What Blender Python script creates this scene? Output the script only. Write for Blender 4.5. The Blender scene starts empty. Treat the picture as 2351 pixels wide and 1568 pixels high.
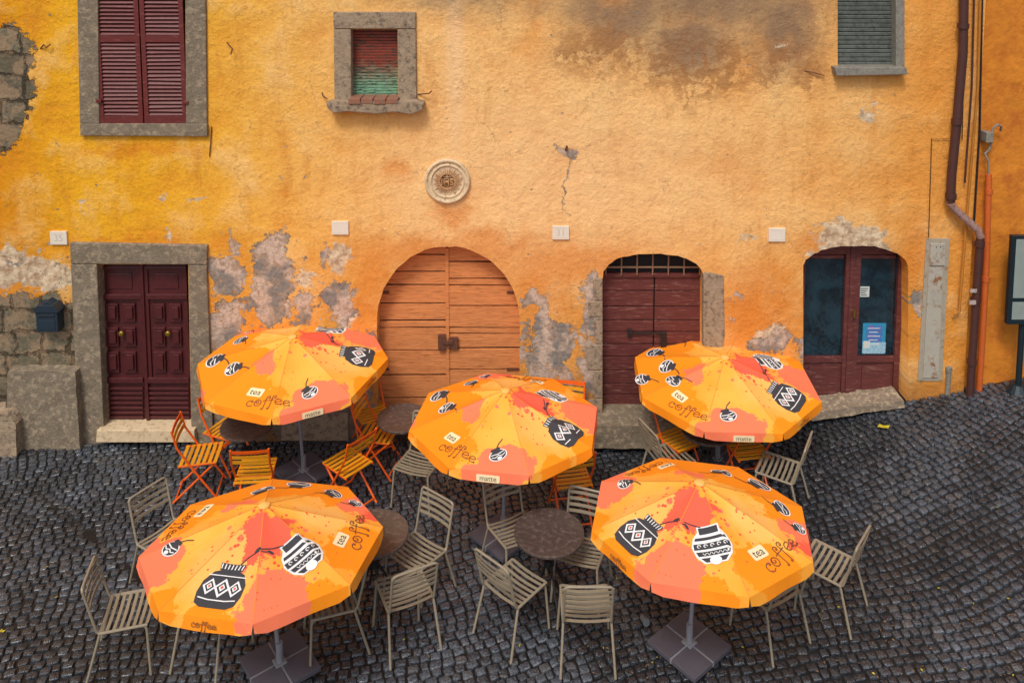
import bpy, bmesh, math, random
import numpy as np
from mathutils import Vector, Matrix
from mathutils import noise as mn
random.seed(7); np.random.seed(7)
sc=bpy.context.scene
rad=math.radians

# ---------------------------------------------------------------- camera
W,H=2352.,1568.
F=1912.; D=9.9; HC=6.30; PITCH=rad(5.7); PPY=48.
cam_d=bpy.data.cameras.new("camera"); cam=bpy.data.objects.new("camera",cam_d)
sc.collection.objects.link(cam); sc.camera=cam
cam.location=(0,-D,HC); cam.rotation_euler=(math.pi/2-PITCH,0,0)
cam_d.sensor_width=36; cam_d.lens=36*F/W; cam_d.shift_y=-(H/2-PPY)/W
cam_d.clip_end=1000
CAM=Vector((0,-D,HC))
# survey helpers: convert measured bearings into metres on real planes
def ray(px,py):
    a=(px-W/2)/F; b=(PPY-py)/F
    c,s=math.cos(PITCH),math.sin(PITCH)
    return Vector((a, c+b*s, -s+b*c))
def aty(px,py,y=0.0):
    d=ray(px,py); t=(y-CAM.y)/d.y; return CAM+d*t
def wl(px,py,y=0.0):
    p=aty(px,py,y); return (p.x,p.z)
def atz(px,py,z=0.0):
    d=ray(px,py); t=(z-CAM.z)/d.z; return CAM+d*t
def gz(x,y):
    k=3.0; v=math.log(1+math.exp(min(40,(x-2.3)*k)))/k*0.2
    v=min(v,1.4)
    s=max(0,min(1,(y+3.9)/3.3)); s=s*s*(3-2*s)
    return v*s
def ong(px,py,dz=0.0):
    z=0
    for i in range(8):
        p=atz(px,py,z+dz); z=gz(p.x,p.y)
    return Vector((p.x,p.y,z))

# ---------------------------------------------------------------- shader helper
def lin(h):
    h=h.lstrip('#'); o=[]
    for i in (0,2,4):
        c=int(h[i:i+2],16)/255; o.append(c/12.92 if c<=.04045 else ((c+.055)/1.055)**2.4)
    return (*o,1)
class G:
    def __init__(s,name):
        s.m=bpy.data.materials.new(name); s.m.use_nodes=True
        s.nt=s.m.node_tree; s.b=s.nt.nodes["Principled BSDF"]
    def n(s,t,ins=None,**pr):
        nd=s.nt.nodes.new(t)
        for k,v in pr.items(): setattr(nd,k,v)
        for k,v in (ins or {}).items(): s.set(nd.inputs[k],v)
        return nd
    def set(s,sock,v):
        if isinstance(v,bpy.types.NodeSocket): s.nt.links.new(v,sock)
        else:
            if sock.type=='RGBA' and len(v)==3: v=(*v,1)
            sock.default_value=v
    def math(s,op,a,b=0.0,clamp=False):
        nd=s.n('ShaderNodeMath',{0:a,1:b},operation=op); nd.use_clamp=clamp; return nd.outputs[0]
    def vm(s,op,a,b=(0,0,0),out=0):
        return s.n('ShaderNodeVectorMath',{0:a,1:b},operation=op).outputs[out]
    def mix(s,f,a,b,bt='MIX'):
        nd=s.n('ShaderNodeMix',data_type='RGBA',blend_type=bt)
        s.set(nd.inputs[0],f); s.set(nd.inputs[6],a); s.set(nd.inputs[7],b); return nd.outputs[2]
    def ramp(s,f,a,b,interp='LINEAR'):
        nd=s.n('ShaderNodeMapRange',{0:f,1:a,2:b,3:0.,4:1.}); nd.interpolation_type='SMOOTHSTEP' if interp!='LINEAR' else 'LINEAR'; return nd.outputs[0]
    def noise(s,v,sc,det=4,r=.55,dist=0,col=False):
        nd=s.n('ShaderNodeTexNoise',{'Vector':v,'Scale':sc,'Detail':det,'Roughness':r,'Distortion':dist}); return nd.outputs[1 if col else 0]
    def vor(s,v,sc,feat='F1',rnd=1.0):
        nd=s.n('ShaderNodeTexVoronoi',{'Vector':v,'Scale':sc,'Randomness':rnd},feature=feat); return nd
    def obj(s): return s.n('ShaderNodeTexCoord').outputs['Object']
    def scale(s,v,x): return s.vm('MULTIPLY',v,x)
    def fin(s,col,rough=.6,bump=None,bs=.3,bd=.01,spec=None,metal=0):
        s.set(s.b.inputs['Base Color'],col); s.set(s.b.inputs['Roughness'],rough); s.b.inputs['Metallic'].default_value=metal
        if spec is not None: s.b.inputs['Specular IOR Level'].default_value=spec
        if bump is not None:
            bn=s.n('ShaderNodeBump',{'Strength':bs,'Distance':bd,'Height':bump}); s.set(s.b.inputs['Normal'],bn.outputs[0])
        return s.m

def simple(name,c,rough=.6,var=.25,sc_=8,stretch=(1,1,1),bs=.3,bd=.004,metal=0,c2=None,th=(.45,.7),spec=None):
    g=G(name); P=g.scale(g.obj(),stretch)
    n1=g.noise(P,sc_,4,.6); n2=g.noise(P,sc_*6,3,.65)
    c=lin(c) if isinstance(c,str) else c
    dark=tuple(x*(1-var) for x in c[:3]); light=tuple(min(1,x*(1+var)) for x in c[:3])
    col=g.mix(n1,dark,light)
    col=g.mix(g.math('MULTIPLY',g.ramp(n2,.35,.7),var),col,tuple(x*.5 for x in c[:3]))
    if c2:
        c2=lin(c2) if isinstance(c2,str) else c2
        n3=g.noise(P,sc_*2.3,6,.7)
        col=g.mix(g.ramp(n3,th[0],th[1]),col,c2)
    if bs==0: return g.fin(col,rough,spec=spec)
    h=g.math('ADD',n1,g.math('MULTIPLY',n2,.5))
    return g.fin(col,rough,h,bs,bd,metal=metal,spec=spec)

# ---------------------------------------------------------------- mesh builder
class MB:
    def __init__(s): s.v=[]; s.f=[]; s.m=[]
    def add(s,vs,fs,mi=0,M=None):
        o=len(s.v)
        for p in vs:
            p=Vector(p)
            if M is not None: p=M@p
            s.v.append(p)
        for f in fs: s.f.append([i+o for i in f]); s.m.append(mi)
    def box(s,x0,x1,y0,y1,z0,z1,mi=0,M=None):
        s.add([(x0,y0,z0),(x1,y0,z0),(x1,y1,z0),(x0,y1,z0),(x0,y0,z1),(x1,y0,z1),(x1,y1,z1),(x0,y1,z1)],
              [(0,3,2,1),(4,5,6,7),(0,1,5,4),(1,2,6,5),(2,3,7,6),(3,0,4,7)],mi,M)
    def tube(s,pts,r,n=8,mi=0,M=None,caps=True):
        pts=[Vector(p) for p in pts]; rs=r if isinstance(r,(list,tuple)) else [r]*len(pts)
        vs=[];up=None
        for i,p in enumerate(pts):
            a=pts[max(0,i-1)]; b=pts[min(len(pts)-1,i+1)]; t=(b-a).normalized()
            if up is None:
                up=Vector((0,0,1)) if abs(t.z)<.9 else Vector((0,1,0))
            x=t.cross(up).normalized(); y=x.cross(t).normalized(); up=y
            for k in range(n):
                a_=2*math.pi*k/n; vs.append(p+(x*math.cos(a_)+y*math.sin(a_))*rs[i])
        fs=[]
        for i in range(len(pts)-1):
            for k in range(n):
                fs.append((i*n+k,i*n+(k+1)%n,(i+1)*n+(k+1)%n,(i+1)*n+k))
        if caps: fs.append(tuple(range(n))[::-1]); fs.append(tuple((len(pts)-1)*n+k for k in range(n)))
        s.add(vs,fs,mi,M)
    def lathe(s,prof,n=32,mi=0,M=None):
        vs=[];fs=[]
        for (r,z) in prof:
            for k in range(n):
                a=2*math.pi*k/n; vs.append((r*math.cos(a),r*math.sin(a),z))
        for i in range(len(prof)-1):
            for k in range(n): fs.append((i*n+k,i*n+(k+1)%n,(i+1)*n+(k+1)%n,(i+1)*n+k))
        fs.append(tuple(range(n))[::-1]); fs.append(tuple((len(prof)-1)*n+k for k in range(n)))
        s.add(vs,fs,mi,M)
    def prism(s,poly,y0,y1,mi=0,M=None):   # poly in xz
        n=len(poly); vs=[(x,y0,z) for x,z in poly]+[(x,y1,z) for x,z in poly]
        fs=[tuple(range(n)),tuple(range(n,2*n))[::-1]]+[(i,(i+1)%n,n+(i+1)%n,n+i) for i in range(n)]
        s.add(vs,fs,mi,M)
    def mesh(s,name,mats):
        me=bpy.data.meshes.new(name); me.from_pydata([tuple(v) for v in s.v],[],s.f)
        for m in mats: me.materials.append(m)
        me.polygons.foreach_set('material_index',s.m); me.update()
        bm=bmesh.new(); bm.from_mesh(me); bmesh.ops.recalc_face_normals(bm,faces=bm.faces); bm.to_mesh(me); bm.free()
        return me
    def make(s,name,mats,parent=None,bevel=0,smooth=False,loc=None,M=None):
        if not isinstance(mats,(list,tuple)): mats=[mats]
        me=s.mesh(name,mats); return place(name,me,parent,bevel,smooth,M)
def place(name,me,parent=None,bevel=0,smooth=False,M=None):
    o=bpy.data.objects.new(name,me); sc.collection.objects.link(o)
    if M is not None: o.matrix_world=M
    if parent: o.parent=parent
    if bevel:
        b=o.modifiers.new('bevel','BEVEL'); b.width=bevel; b.segments=2; b.limit_method='ANGLE'
    if smooth:
        me.polygons.foreach_set('use_smooth',[True]*len(me.polygons))
        try: me.set_sharp_from_angle(angle=rad(40))
        except Exception: pass
    return o
def empty(name):
    o=bpy.data.objects.new(name,None); sc.collection.objects.link(o); return o

# ---------------------------------------------------------------- wall material
def blob(g,P,px,py,rx,ry):
    x,z=wl(px,py); sx=rx/184.; sz=ry/184.
    d=g.n('ShaderNodeVectorMath',{0:P,1:(1/sx,0,1/sz),2:(-x/sx,0,-z/sz)},operation='MULTIPLY_ADD').outputs[0]
    return g.vm('LENGTH',d,out=1)
def blobs(g,P,L):
    r=None
    for b in L:
        q=blob(g,P,*b); r=q if r is None else g.math('MINIMUM',r,q)
    return r
def stucco():
    g=G("weathered_yellow_stucco"); P0=g.obj(); P=g.vm('MULTIPLY',P0,(1,0,1))
    nc=g.noise(P,2.6,9,.74,col=True)
    off=g.vm('MULTIPLY',g.vm('SUBTRACT',nc,(.5,.5,.5)),(.85,0,.85))
    Pd=g.vm('ADD',P,off)
    sx=g.n('ShaderNodeSeparateXYZ',{0:g.vm('ADD',P,g.vm('MULTIPLY',off,(1.4,0,1.4)))})
    X=sx.outputs[0]; Z=sx.outputs[2]
    yel=lin('#F4B022'); peach=lin('#F9C078'); ora=lin('#ECA04A'); deep=lin('#DE8428')
    col=g.mix(g.ramp(X,-4.8,-.6,'S'),yel,peach)
    col=g.mix(g.ramp(X,-5.2,-6.3,'S'),col,lin('#E39414'))
    col=g.mix(g.ramp(X,2.6,5.4,'S'),col,ora)
    low=g.ramp(Z,3.2,1.5,'S')
    col=g.mix(g.math('MULTIPLY',low,.8),col,lin('#DE9038'))
    b1=g.noise(P,1.3,5,.6); b2=g.noise(g.scale(P,(1,1,.22)),4.5,6,.68); b3=g.noise(P,20,5,.72)
    col=g.mix(g.math('MULTIPLY',g.ramp(b1,.5,.72),.6),col,lin('#FCD390'))
    col=g.mix(g.math('MULTIPLY',g.ramp(b1,.48,.30),.5),col,deep)
    col=g.mix(g.math('MULTIPLY',g.ramp(b2,.52,.72),.5),col,lin('#CC7A28'))
    col=g.mix(g.math('MULTIPLY',g.ramp(b3,.5,.72),.4),col,lin('#B87838'))
    c0=g.ramp(blobs(g,P,[(1260,420,520,290)]),1.15,.1,'S')
    col=g.mix(g.math('MULTIPLY',c0,.5),col,lin('#FCCE96'))
    c1=g.ramp(blobs(g,P,[(1045,120,34,330)]),1.0,.2,'S'); col=g.mix(g.math('MULTIPLY',c1,.5),col,lin('#FBD3A2'))
    c2=g.ramp(blobs(g,Pd,[(905,390,34,34),(1040,490,60,24),(1320,610,170,60),(1010,590,220,50),(1880,560,60,40),(700,880,200,90),(860,640,50,100),(1740,710,110,110),(1120,560,120,40),(1235,660,60,100),(2110,580,50,90),(330,560,200,24),(330,345,150,20)]),1.4,.3,'S')
    col=g.mix(g.math('MULTIPLY',c2,.48),col,lin('#D8761E'))
    # damp stain
    Ps=g.vm('ADD',P,g.vm('MULTIPLY',off,(1.1,0,1.1)))
    st=g.ramp(blobs(g,Ps,[(1640,-40,330,160),(1800,70,110,120),(1430,20,160,120),(1590,105,130,80),(1150,-60,330,95)]),1.35,.2,'S')
    st=g.math('MULTIPLY',st,g.ramp(b1,.12,.45))
    vs=g.vor(Pd,10,'SMOOTH_F1').outputs[0]
    st2=g.math('MULTIPLY',g.ramp(blobs(g,Pd,[(1600,165,180,70),(1380,120,120,60),(1800,160,100,60),(1590,205,34,60)]),1.3,.5),g.ramp(vs,.28,.5))
    col=g.mix(g.math('MULTIPLY',st,.82),col,lin('#7C6656'))
    col=g.mix(g.math('MULTIPLY',st2,.65),col,lin('#A06A3C'))
    # lime bloom
    wh=g.ramp(blobs(g,Pd,[(60,625,95,32),(130,645,50,30),(20,590,40,25),(392,548,9,14),(370,450,8,12),(455,460,20,7),(775,590,24,30),(1950,542,85,34),(1895,575,34,18),(2020,570,30,20),(1720,548,26,5),(195,465,8,8),(1770,755,34,14),(1795,108,9,8),(1995,262,20,12),(700,640,30,12),(1290,750,20,12),(800,700,16,50),(1230,690,30,10)]),1.08,.95)
    whc=g.mix(g.ramp(g.noise(P,11,4,.6),.4,.62),lin('#E6D2B2'),lin('#A98E74'))
    col=g.mix(g.math('MULTIPLY',wh,.88),col,whc)
    # exposed render
    exl=[(625,600,46,58),(515,640,38,42),(740,590,10,32),(622,690,48,60),(530,575,6,38),(785,690,32,50),(700,700,18,36),(515,755,40,56),
         (1245,800,28,115),(1290,785,22,52),(1225,690,28,18),(1765,785,40,24),(1362,700,20,76),(2105,700,15,32),
         (600,945,130,50),(760,960,120,50),(500,870,18,100),(820,900,24,70),(1270,930,60,60),(1360,860,20,60),(1300,346,22,14),(1300,430,2.5,60)]
    ex=blobs(g,Pd,exl)
    z0=g.n('ShaderNodeSeparateXYZ',{0:P0}).outputs[2]
    fl=g.noise(g.vm('ADD',P,(3.3,0,1.7)),2.4,8,.7)
    thr=g.n('ShaderNodeMapRange',{0:z0,1:.2,2:2.7,3:.49,4:.70}).outputs[0]
    wz=g.ramp(blobs(g,P,[(640,760,230,240),(1250,800,90,180),(1370,760,60,160),(60,640,180,110)]),1.1,.5,'S')
    thr=g.math('SUBTRACT',thr,g.math('MULTIPLY',wz,.075))
    fm=g.math('GREATER_THAN',g.math('SUBTRACT',fl,thr),0.0)
    # small flakes around the worn zones
    fs_=g.noise(g.vm('ADD',P,(7.1,0,4.4)),8,5,.65)
    fm2=g.math('GREATER_THAN',g.math('ADD',fs_,g.math('MULTIPLY',wz,.10)),.68)
    xx=g.n('ShaderNodeSeparateXYZ',{0:P}).outputs[0]
    fm=g.math('MULTIPLY',g.math('MAXIMUM',fm,fm2),g.math('LESS_THAN',xx,5.0))
    exm=g.math('MAXIMUM',g.ramp(ex,1.04,1.0),fm)
    nA=g.noise(P,3.0,3)
    exc=g.mix(g.ramp(nA,.44,.54),lin('#8E857C'),lin('#D4B8A2'))
    exc=g.mix(g.math('MULTIPLY',g.ramp(g.noise(P,9,5,.7),.52,.58),.85),exc,lin('#B29479'))
    exc=g.mix(g.math('MULTIPLY',g.ramp(b3,.44,.74),.6),exc,lin('#5E544C'))
    rim=g.math('MULTIPLY',g.ramp(ex,1.12,1.05),g.math('SUBTRACT',1.0,exm))
    col=g.mix(g.math('MULTIPLY',rim,.55),col,lin('#F0C890'))
    col=g.mix(exm,col,exc)
    # stone masonry (left edge)
    mm=blobs(g,Pd,[(25,120,50,60),(20,210,56,80),(10,290,40,50),(60,720,150,45),(70,820,140,130),(60,950,160,100)])
    mk=g.ramp(mm,1.03,1.0)
    sxz=g.n('ShaderNodeSeparateXYZ',{0:g.vm('ADD',P,g.vm('MULTIPLY',off,(.4,0,.4)))})
    cb=g.n('ShaderNodeCombineXYZ',{0:sxz.outputs[0],1:sxz.outputs[2],2:0.})
    br=g.n('ShaderNodeTexBrick',{'Vector':cb.outputs[0],'Color1':lin('#6E6552'),'Color2':lin('#97896F'),'Mortar':lin('#5C4836'),'Scale':1.0,'Mortar Size':.022,'Mortar Smooth':.8,'Brick Width':.42,'Row Height':.29})
    br.offset=.4; br.squash=.8
    mc=g.mix(g.ramp(b3,.35,.7),br.outputs[0],lin('#57503F'))
    mc=g.mix(g.math('MULTIPLY',g.ramp(g.noise(P,4,6,.7),.47,.53),.85),mc,lin('#9A8064'))
    col=g.mix(mk,col,mc)
    cr=g.vor(g.vm('ADD',P,g.vm('MULTIPLY',off,(.8,0,.8))),.75,'DISTANCE_TO_EDGE').outputs[0]
    crm=g.math('MULTIPLY',g.ramp(cr,.0028,.0006),g.ramp(b1,.49,.53))
    col=g.mix(g.math('MULTIPLY',crm,.6),col,lin('#7A4A22'))
    gr=g.math('MULTIPLY',g.ramp(g.math('ADD',z0,g.math('MULTIPLY',fl,.9)),1.4,.45),.85)
    col=g.mix(gr,col,lin('#54443A'))
    hh=g.math('ADD',g.math('MULTIPLY',b1,1.2),g.math('MULTIPLY',b3,.24))
    hh=g.math('ADD',hh,g.math('MULTIPLY',fl,.45))
    hh=g.math('SUBTRACT',hh,g.math('MULTIPLY',exm,.35))
    hh=g.math('SUBTRACT',hh,g.math('MULTIPLY',mk,g.math('ADD',.5,g.math('MULTIPLY',br.outputs[1],.7))))
    return g.fin(col,.85,hh,.95,.065,spec=.2)
M_ST=stucco()
M_ST2=simple('orange_stucco','#DA8420',.85,.25,1.6,bs=.7,bd=.04,c2='#BC6818',th=(.45,.65))
M_STONE=simple('grey_peperino_stone','#82735F',.9,.32,6,bs=1,bd=.02,c2='#A08E74',th=(.5,.62))
M_STONE2=simple('pinkish_stone','#A58E74',.9,.3,7,bs=1,bd=.02,c2='#6D5F50',th=(.5,.64))
M_MARB=simple('pale_travertine','#DCC29C',.75,.2,9,bs=.5,bd=.006,c2='#A07E58',th=(.52,.68))
M_PLATE=simple('white_marble','#E8DCCA',.5,.1,20,bs=.2,bd=.002)
M_TRAV=simple('worn_step_stone','#8E7C68',.8,.35,7,bs=.9,bd=.012,c2='#BCA688',th=(.5,.62))
M_MAR=simple('maroon_paint','#531D1E',.4,.3,6,(1,1,1),bs=.4,bd=.003,c2='#341114',th=(.5,.75))
M_MARW=simple('weathered_maroon_wood','#632D29',.6,.35,3,(1,1,9),bs=.7,bd=.005,c2='#93675A',th=(.55,.70))
M_SHUT=simple('red_shutter_paint','#6A2420',.5,.3,6,(1,1,4),bs=.4,bd=.003,c2='#8E5244',th=(.56,.7))
M_ORW=simple('orange_wood_planks','#DE8C50',.7,.3,2.6,(1,1,11),bs=.9,bd=.008,c2='#A05A2A',th=(.5,.70))
M_DARK=simple('dark_interior',(.012,.013,.015,1),.9,.1,bs=0)
M_IRON=simple('dark_iron','#2C2826',.5,.3,20,metal=.3)
M_RUST=simple('rusty_iron','#5A3A2C',.7,.4,20,c2='#8A4A28')
M_BAR=simple('grille_bar_paint','#8A6A50',.7,.3,20)
M_BRASS=simple('brass','#9C7A30',.35,.2,20,metal=.8)
M_GREYSH=simple('grey_roller_paint','#767C74',.6,.25,8,c2='#4A4E48')
M_BROWNP=simple('brown_pipe_paint','#4E2C26',.5,.25,6,c2='#6E4A40',th=(.6,.8))
M_PINKP=simple('faded_pipe_paint','#A8857A',.55,.25,8,c2='#6A463E')
M_YELP=simple('ochre_pipe_paint','#B87424',.55,.25,8)
M_ORP=simple('orange_pipe_plastic','#CC6228',.5,.2,8)
M_ZINC=simple('zinc','#8E887C',.6,.2,12,c2='#6A6254')
M_CEM=simple('cement_panel','#A89C88',.75,.2,5,c2='#8A6A44',th=(.55,.7))
M_MAIL=simple('dark_blue_paint','#22303C',.4,.25,12,bs=.2)
M_CHAIR=simple('taupe_chair_paint','#968872',.35,.12,14,bs=0)
M_OFR=simple('orange_chair_paint','#F2600C',.4,.1,14,bs=0)
M_OSL=simple('amber_slat_paint','#EA9C1A',.42,.15,14,bs=0)
M_TAB=simple('brown_table_paint','#54463F',.28,.3,9,bs=.4,bd=.002,c2='#76635A',th=(.5,.66))
M_TLEG=simple('black_leg_paint','#1C1B1C',.4,.2,14,bs=0)
M_POLE=simple('grey_pole','#88878C',.35,.1,14,bs=0)
M_SLAB=simple('concrete_slab','#57525A',.55,.15,14,bs=.3,bd=.002)
M_TILEC=simple('terracotta','#9A6248',.75,.35,14,c2='#7C6A5C',th=(.48,.6))

def rot_slats():
    g=G('peeling_red_green_slats'); P=g.obj()
    z=g.n('ShaderNodeSeparateXYZ',{0:P}).outputs[2]
    zb=wl(0,222)[1]
    n=g.noise(g.scale(P,(1,1,2.5)),9,7,.7)
    t=g.ramp(g.math('ADD',z,g.math('MULTIPLY',n,.5)),zb+.66,zb+.34)
    col=g.mix(t,lin('#8A3824'),lin('#76A684'))
    col=g.mix(g.ramp(g.noise(g.scale(P,(1,1,5)),14,6,.7),.52,.58),col,lin('#2F3A30'))
    return g.fin(col,.65,n,.4,.004)
M_RG=rot_slats()
def glass():
    g=G('door_glass'); P=g.obj()
    return g.fin(g.mix(g.ramp(g.noise(P,4,3),.4,.6),(.004,.012,.018),(.012,.035,.05)),.05,g.noise(P,3,2),.08,.015,spec=.8)
M_GLASS=glass()

# ---------------------------------------------------------------- building
bld=empty('stucco_building')
def ellarch(x0,x1,ys,yt,yb,n=28,p=2.0):
    cx=(x0+x1)/2; a=(x1-x0)/2; pts=[]
    for i in range(n+1):
        t=math.pi-math.pi*i/n
        c=math.cos(t); s=math.sin(t)
        xx=cx+a*math.copysign(abs(c)**(2/p),c); yy=ys-(ys-yt)*abs(s)**(2/p)
        j=0 if i in(0,n) else random.uniform(-1.8,1.8)
        pts.append((xx+j*.5,yy+j))
    pts+= [(x1,yb),(x0,yb)]
    return pts
holes=[
 [(218,-160),(425,-160),(427,286),(224,286)],
 [(222,607),(432,607),(440,1003),(240,1003)],
 [(806,68),(913,68),(915,232),(807,232)],
 ellarch(866,1194,738,566,1030),
 ellarch(1384,1616,640,583,990,p=2.3),
 ellarch(1845,2086,618,564,945,p=2.2),
 [(1924,-90),(2066,-90),(2064,158),(1924,158)],
]
cu=bpy.data.curves.new('w','CURVE'); cu.dimensions='2D'; cu.fill_mode='BOTH'; cu.extrude=.2
def spl(pts):
    s=cu.splines.new('POLY'); s.points.add(len(pts)-1); s.use_cyclic_u=True
    for i,(x,z) in enumerate(pts): s.points[i].co=(x,z,0,1)
XL=-12.0; XR=wl(2236,500)[0]
spl([(XL,-.6),(XR,-.6),(XR,9.0),(XL,9.0)])
for h in holes: spl([wl(*p) for p in h])
co=bpy.data.objects.new('w',cu); sc.collection.objects.link(co)
dg=bpy.context.evaluated_depsgraph_get()
me=bpy.data.meshes.new_from_object(co.evaluated_get(dg)); bpy.data.objects.remove(co)
me.transform(Matrix.Translation((0,.2,0))@Matrix.Rotation(math.pi/2,4,'X'))
me.materials.clear(); me.materials.append(M_ST)
place('front_wall',me,bld)
m=MB(); m.box(XL,XR,.75,.8,-.6,9.0); m.make('back_wall',M_DARK,bld)
m=MB(); m.box(XL-.2,XR+.2,-.35,7,9.001,9.25); m.make('eaves_roof',M_STONE,bld)
def rbox(m,a,b,c,d,y0,y1,mi=0):
    mid=(b+d)/2
    x0=wl(a,mid,y0)[0]; x1=wl(c,mid,y0)[0]; z1=wl(a,b,y0)[1]; z0=wl(c,d,y0)[1]; m.box(x0,x1,y0,y1,z0,z1,mi)
def quadp(m,pts,y0,y1,mi=0):
    m.prism([wl(*p,y0) for p in pts],y0,y1,mi)
def rough(o,amt=.012,cell=.06,seed=0):
    """weather a stone: subdivide and push the surface about with noise"""
    bm=bmesh.new(); bm.from_mesh(o.data)
    for it in range(6):
        es=[e for e in bm.edges if e.calc_length()>cell]
        if not es: break
        bmesh.ops.subdivide_edges(bm,edges=es,cuts=1,use_grid_fill=True)
    bm.normal_update()
    for v in bm.verts:
        q=v.co*6+Vector((seed,0,0)); v.co+=v.normal*(mn.noise(q)+.5*mn.noise(q*2.7))*amt
    bm.to_mesh(o.data); bm.free()
# left window
m=MB()
quadp(m,[(173,-200),(222,-200),(228,284),(183,284)],-.035,.12)
quadp(m,[(424,-200),(470,-200),(475,284),(427,284)],-.035,.12)
quadp(m,[(183,285),(475,285),(476,314),(184,312)],-.05,.12)
quadp(m,[(172,-260),(471,-260),(471,-201),(172,-201)],-.035,.12)
m.make('window_surround',M_STONE,bld,.008)
m=MB()
def shutter(m,x0,x1,yt,yb,y):
    X0=wl(x0,130,y)[0]; Z1=wl(x0,yt,y)[1]; X1=wl(x1,130,y)[0]; Z0=wl(x1,yb,y)[1]; w=.055
    for a,b in((X0,X0+w),(X1-w,X1)): m.box(a,b,y,y+.04,Z0,Z1)
    zm=wl(0,90,y)[1]
    for a,b in((Z0,Z0+.09),(zm-.04,zm+.04),(Z1-.07,Z1)): m.box(X0+w,X1-w,y+.002,y+.038,a,b)
    for a,b in((Z0+.09,zm-.04),(zm+.04,Z1-.07)):
        n=int((b-a)/.046)
        for i in range(n):
            zc=a+(i+.5)*(b-a)/n
            M=Matrix.Translation(((X0+X1)/2,y+.02,zc))@Matrix.Rotation(rad(-38+random.uniform(-4,4)),4,'X')@Matrix.Rotation(rad(random.gauss(0,.5)),4,'Y')
            hw=(X1-X0)/2-w
            m.box(-hw,hw,-.003,.003,-.022,.022,0,M)
    m.box(X0+w,X1-w,y+.045,y+.05,Z0,Z1,1)
shutter(m,221,322,-150,284,-.02); shutter(m,325,424,-150,284,-.02)
for px,py in((228,232),(428,236),(425,-40)):
    x,z=wl(px,py,-.03); m.box(x-.03,x+.03,-.05,-.022,z-.02,z+.02,0)
m.make('shuttered_window',[M_SHUT,M_DARK],bld,.002)
# left door
m=MB()
quadp(m,[(160,558),(476,564),(474,608),(162,606)],-.05,.15)
quadp(m,[(162,607),(222,607),(240,1022),(180,1024)],-.045,.15)
quadp(m,[(432,609),(474,609),(490,1020),(440,1022)],-.045,.15)
m.make('door_surround',M_STONE,bld,.01)
m=MB(); quadp(m,[(222,988),(446,988),(448,1016),(220,1016)],-.12,.2); m.make('threshold',M_MARB,bld,.008)
m=MB()
for (a,b) in ((226,329),(335,434)):
    y=.13
    def ins(u0,v0,u1,v1,dy,mi=0):
        o=((v0+v1)/2-800)*.02; rbox(m,a+(b-a)*u0+o,v0,a+(b-a)*u1+o,v1,y-dy,y+.01,mi)
    x0=wl(a,800,y)[0]; x1=wl(b,800,y)[0]; z1=wl(a,608,y)[1]; z0=wl(a,995,y)[1]; m.box(x0,x1,y,y+.05,z0,z1)
    ins(.04,612,.96,620,.02); ins(.02,676,.98,688,.05); ins(.02,868,.98,880,.05)
    ins(.0,612,.1,880,.022); ins(.9,612,1.0,880,.022)
    ins(.22,628,.78,664,.012)
    for r0,r1 in((698,740),(752,796),(808,856)):
        for (c0,c1) in((.17,.45),(.55,.83)):
            ins(c0,r0,c1,r1,.03); ins(c0+.06,r0+7,c1-.06,r1-7,.055)
    for k in range(9): ins(.03,890+k*11,.97,896+k*11,.03)
    kx=a+(b-a)*.52; x,z=wl(kx,765,.06)
    m.lathe([(.018,0),(.02,.02),(.035,.03),(.038,.05),(.025,.065)],16,1,Matrix.Translation((x,.09,z))@Matrix.Rotation(rad(90),4,'X'))
rbox(m,328,608,336,995,.085,.14)
m.make('panelled_door',[M_MAR,M_BRASS],bld,.007)
# small window
m=MB()
quadp(m,[(765,28),(955,28),(955,67),(766,67)],-.04,.12)
quadp(m,[(766,68),(806,68),(807,232),(768,232)],-.038,.12)
quadp(m,[(913,68),(955,68),(957,232),(915,232)],-.038,.12)
m.make('window_surround',M_STONE2,bld,.012)
m=MB()
quadp(m,[(748,236),(765,233),(957,233),(974,238),(970,254),(945,264),(900,258),(865,263),(800,257),(766,261),(752,250)],-.17,.1)
m.make('window_sill',M_STONE2,bld,.015)
m=MB()
for i in range(4): rbox(m,800+i*29,227,827+i*29,240-(i%2),-.185+.01*(i%2),.1)
m.make('terracotta_sill',M_TILEC,bld,.006)
m=MB()
x0,z1=wl(806,66,.1); x1,z0=wl(915,228,.1); n=24
for i in range(n):
    a=z0+(z1-z0)*i/n; b=z0+(z1-z0)*(i+.84)/n; m.box(x0,x1,.1+random.uniform(0,.008),.12,a,b)
m.box(x0,x1,.125,.13,z0,z1,1)
m.make('roller_blind_window',[M_RG,M_DARK],bld,.003)
# right window
m=MB()
quadp(m,[(2058,-100),(2078,-100),(2078,154),(2058,154)],-.03,.1)
quadp(m,[(1918,155),(2082,155),(2086,172),(1922,175)],-.13,.1)
m.make('window_surround',M_ZINC,bld,.008)
m=MB(); y=.1
x0,z1=wl(1920,-95,y); x1,z0=wl(2070,160,y); n=26
for i in range(n):
    a=z0+(z1-z0)*i/n; b=z0+(z1-z0)*(i+.8)/n
    M=Matrix.Translation(((x0+x1)/2,y,(a+b)/2))@Matrix.Rotation(rad(18),4,'X')
    m.box(-(x1-x0)/2,(x1-x0)/2,-.006,.006,-(b-a)/2,(b-a)/2,0,M)
m.box(x0,x1,.13,.135,z0,z1,1)
m.make('roller_shutter_window',[M_GREYSH,M_DARK],bld,.002)
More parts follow.
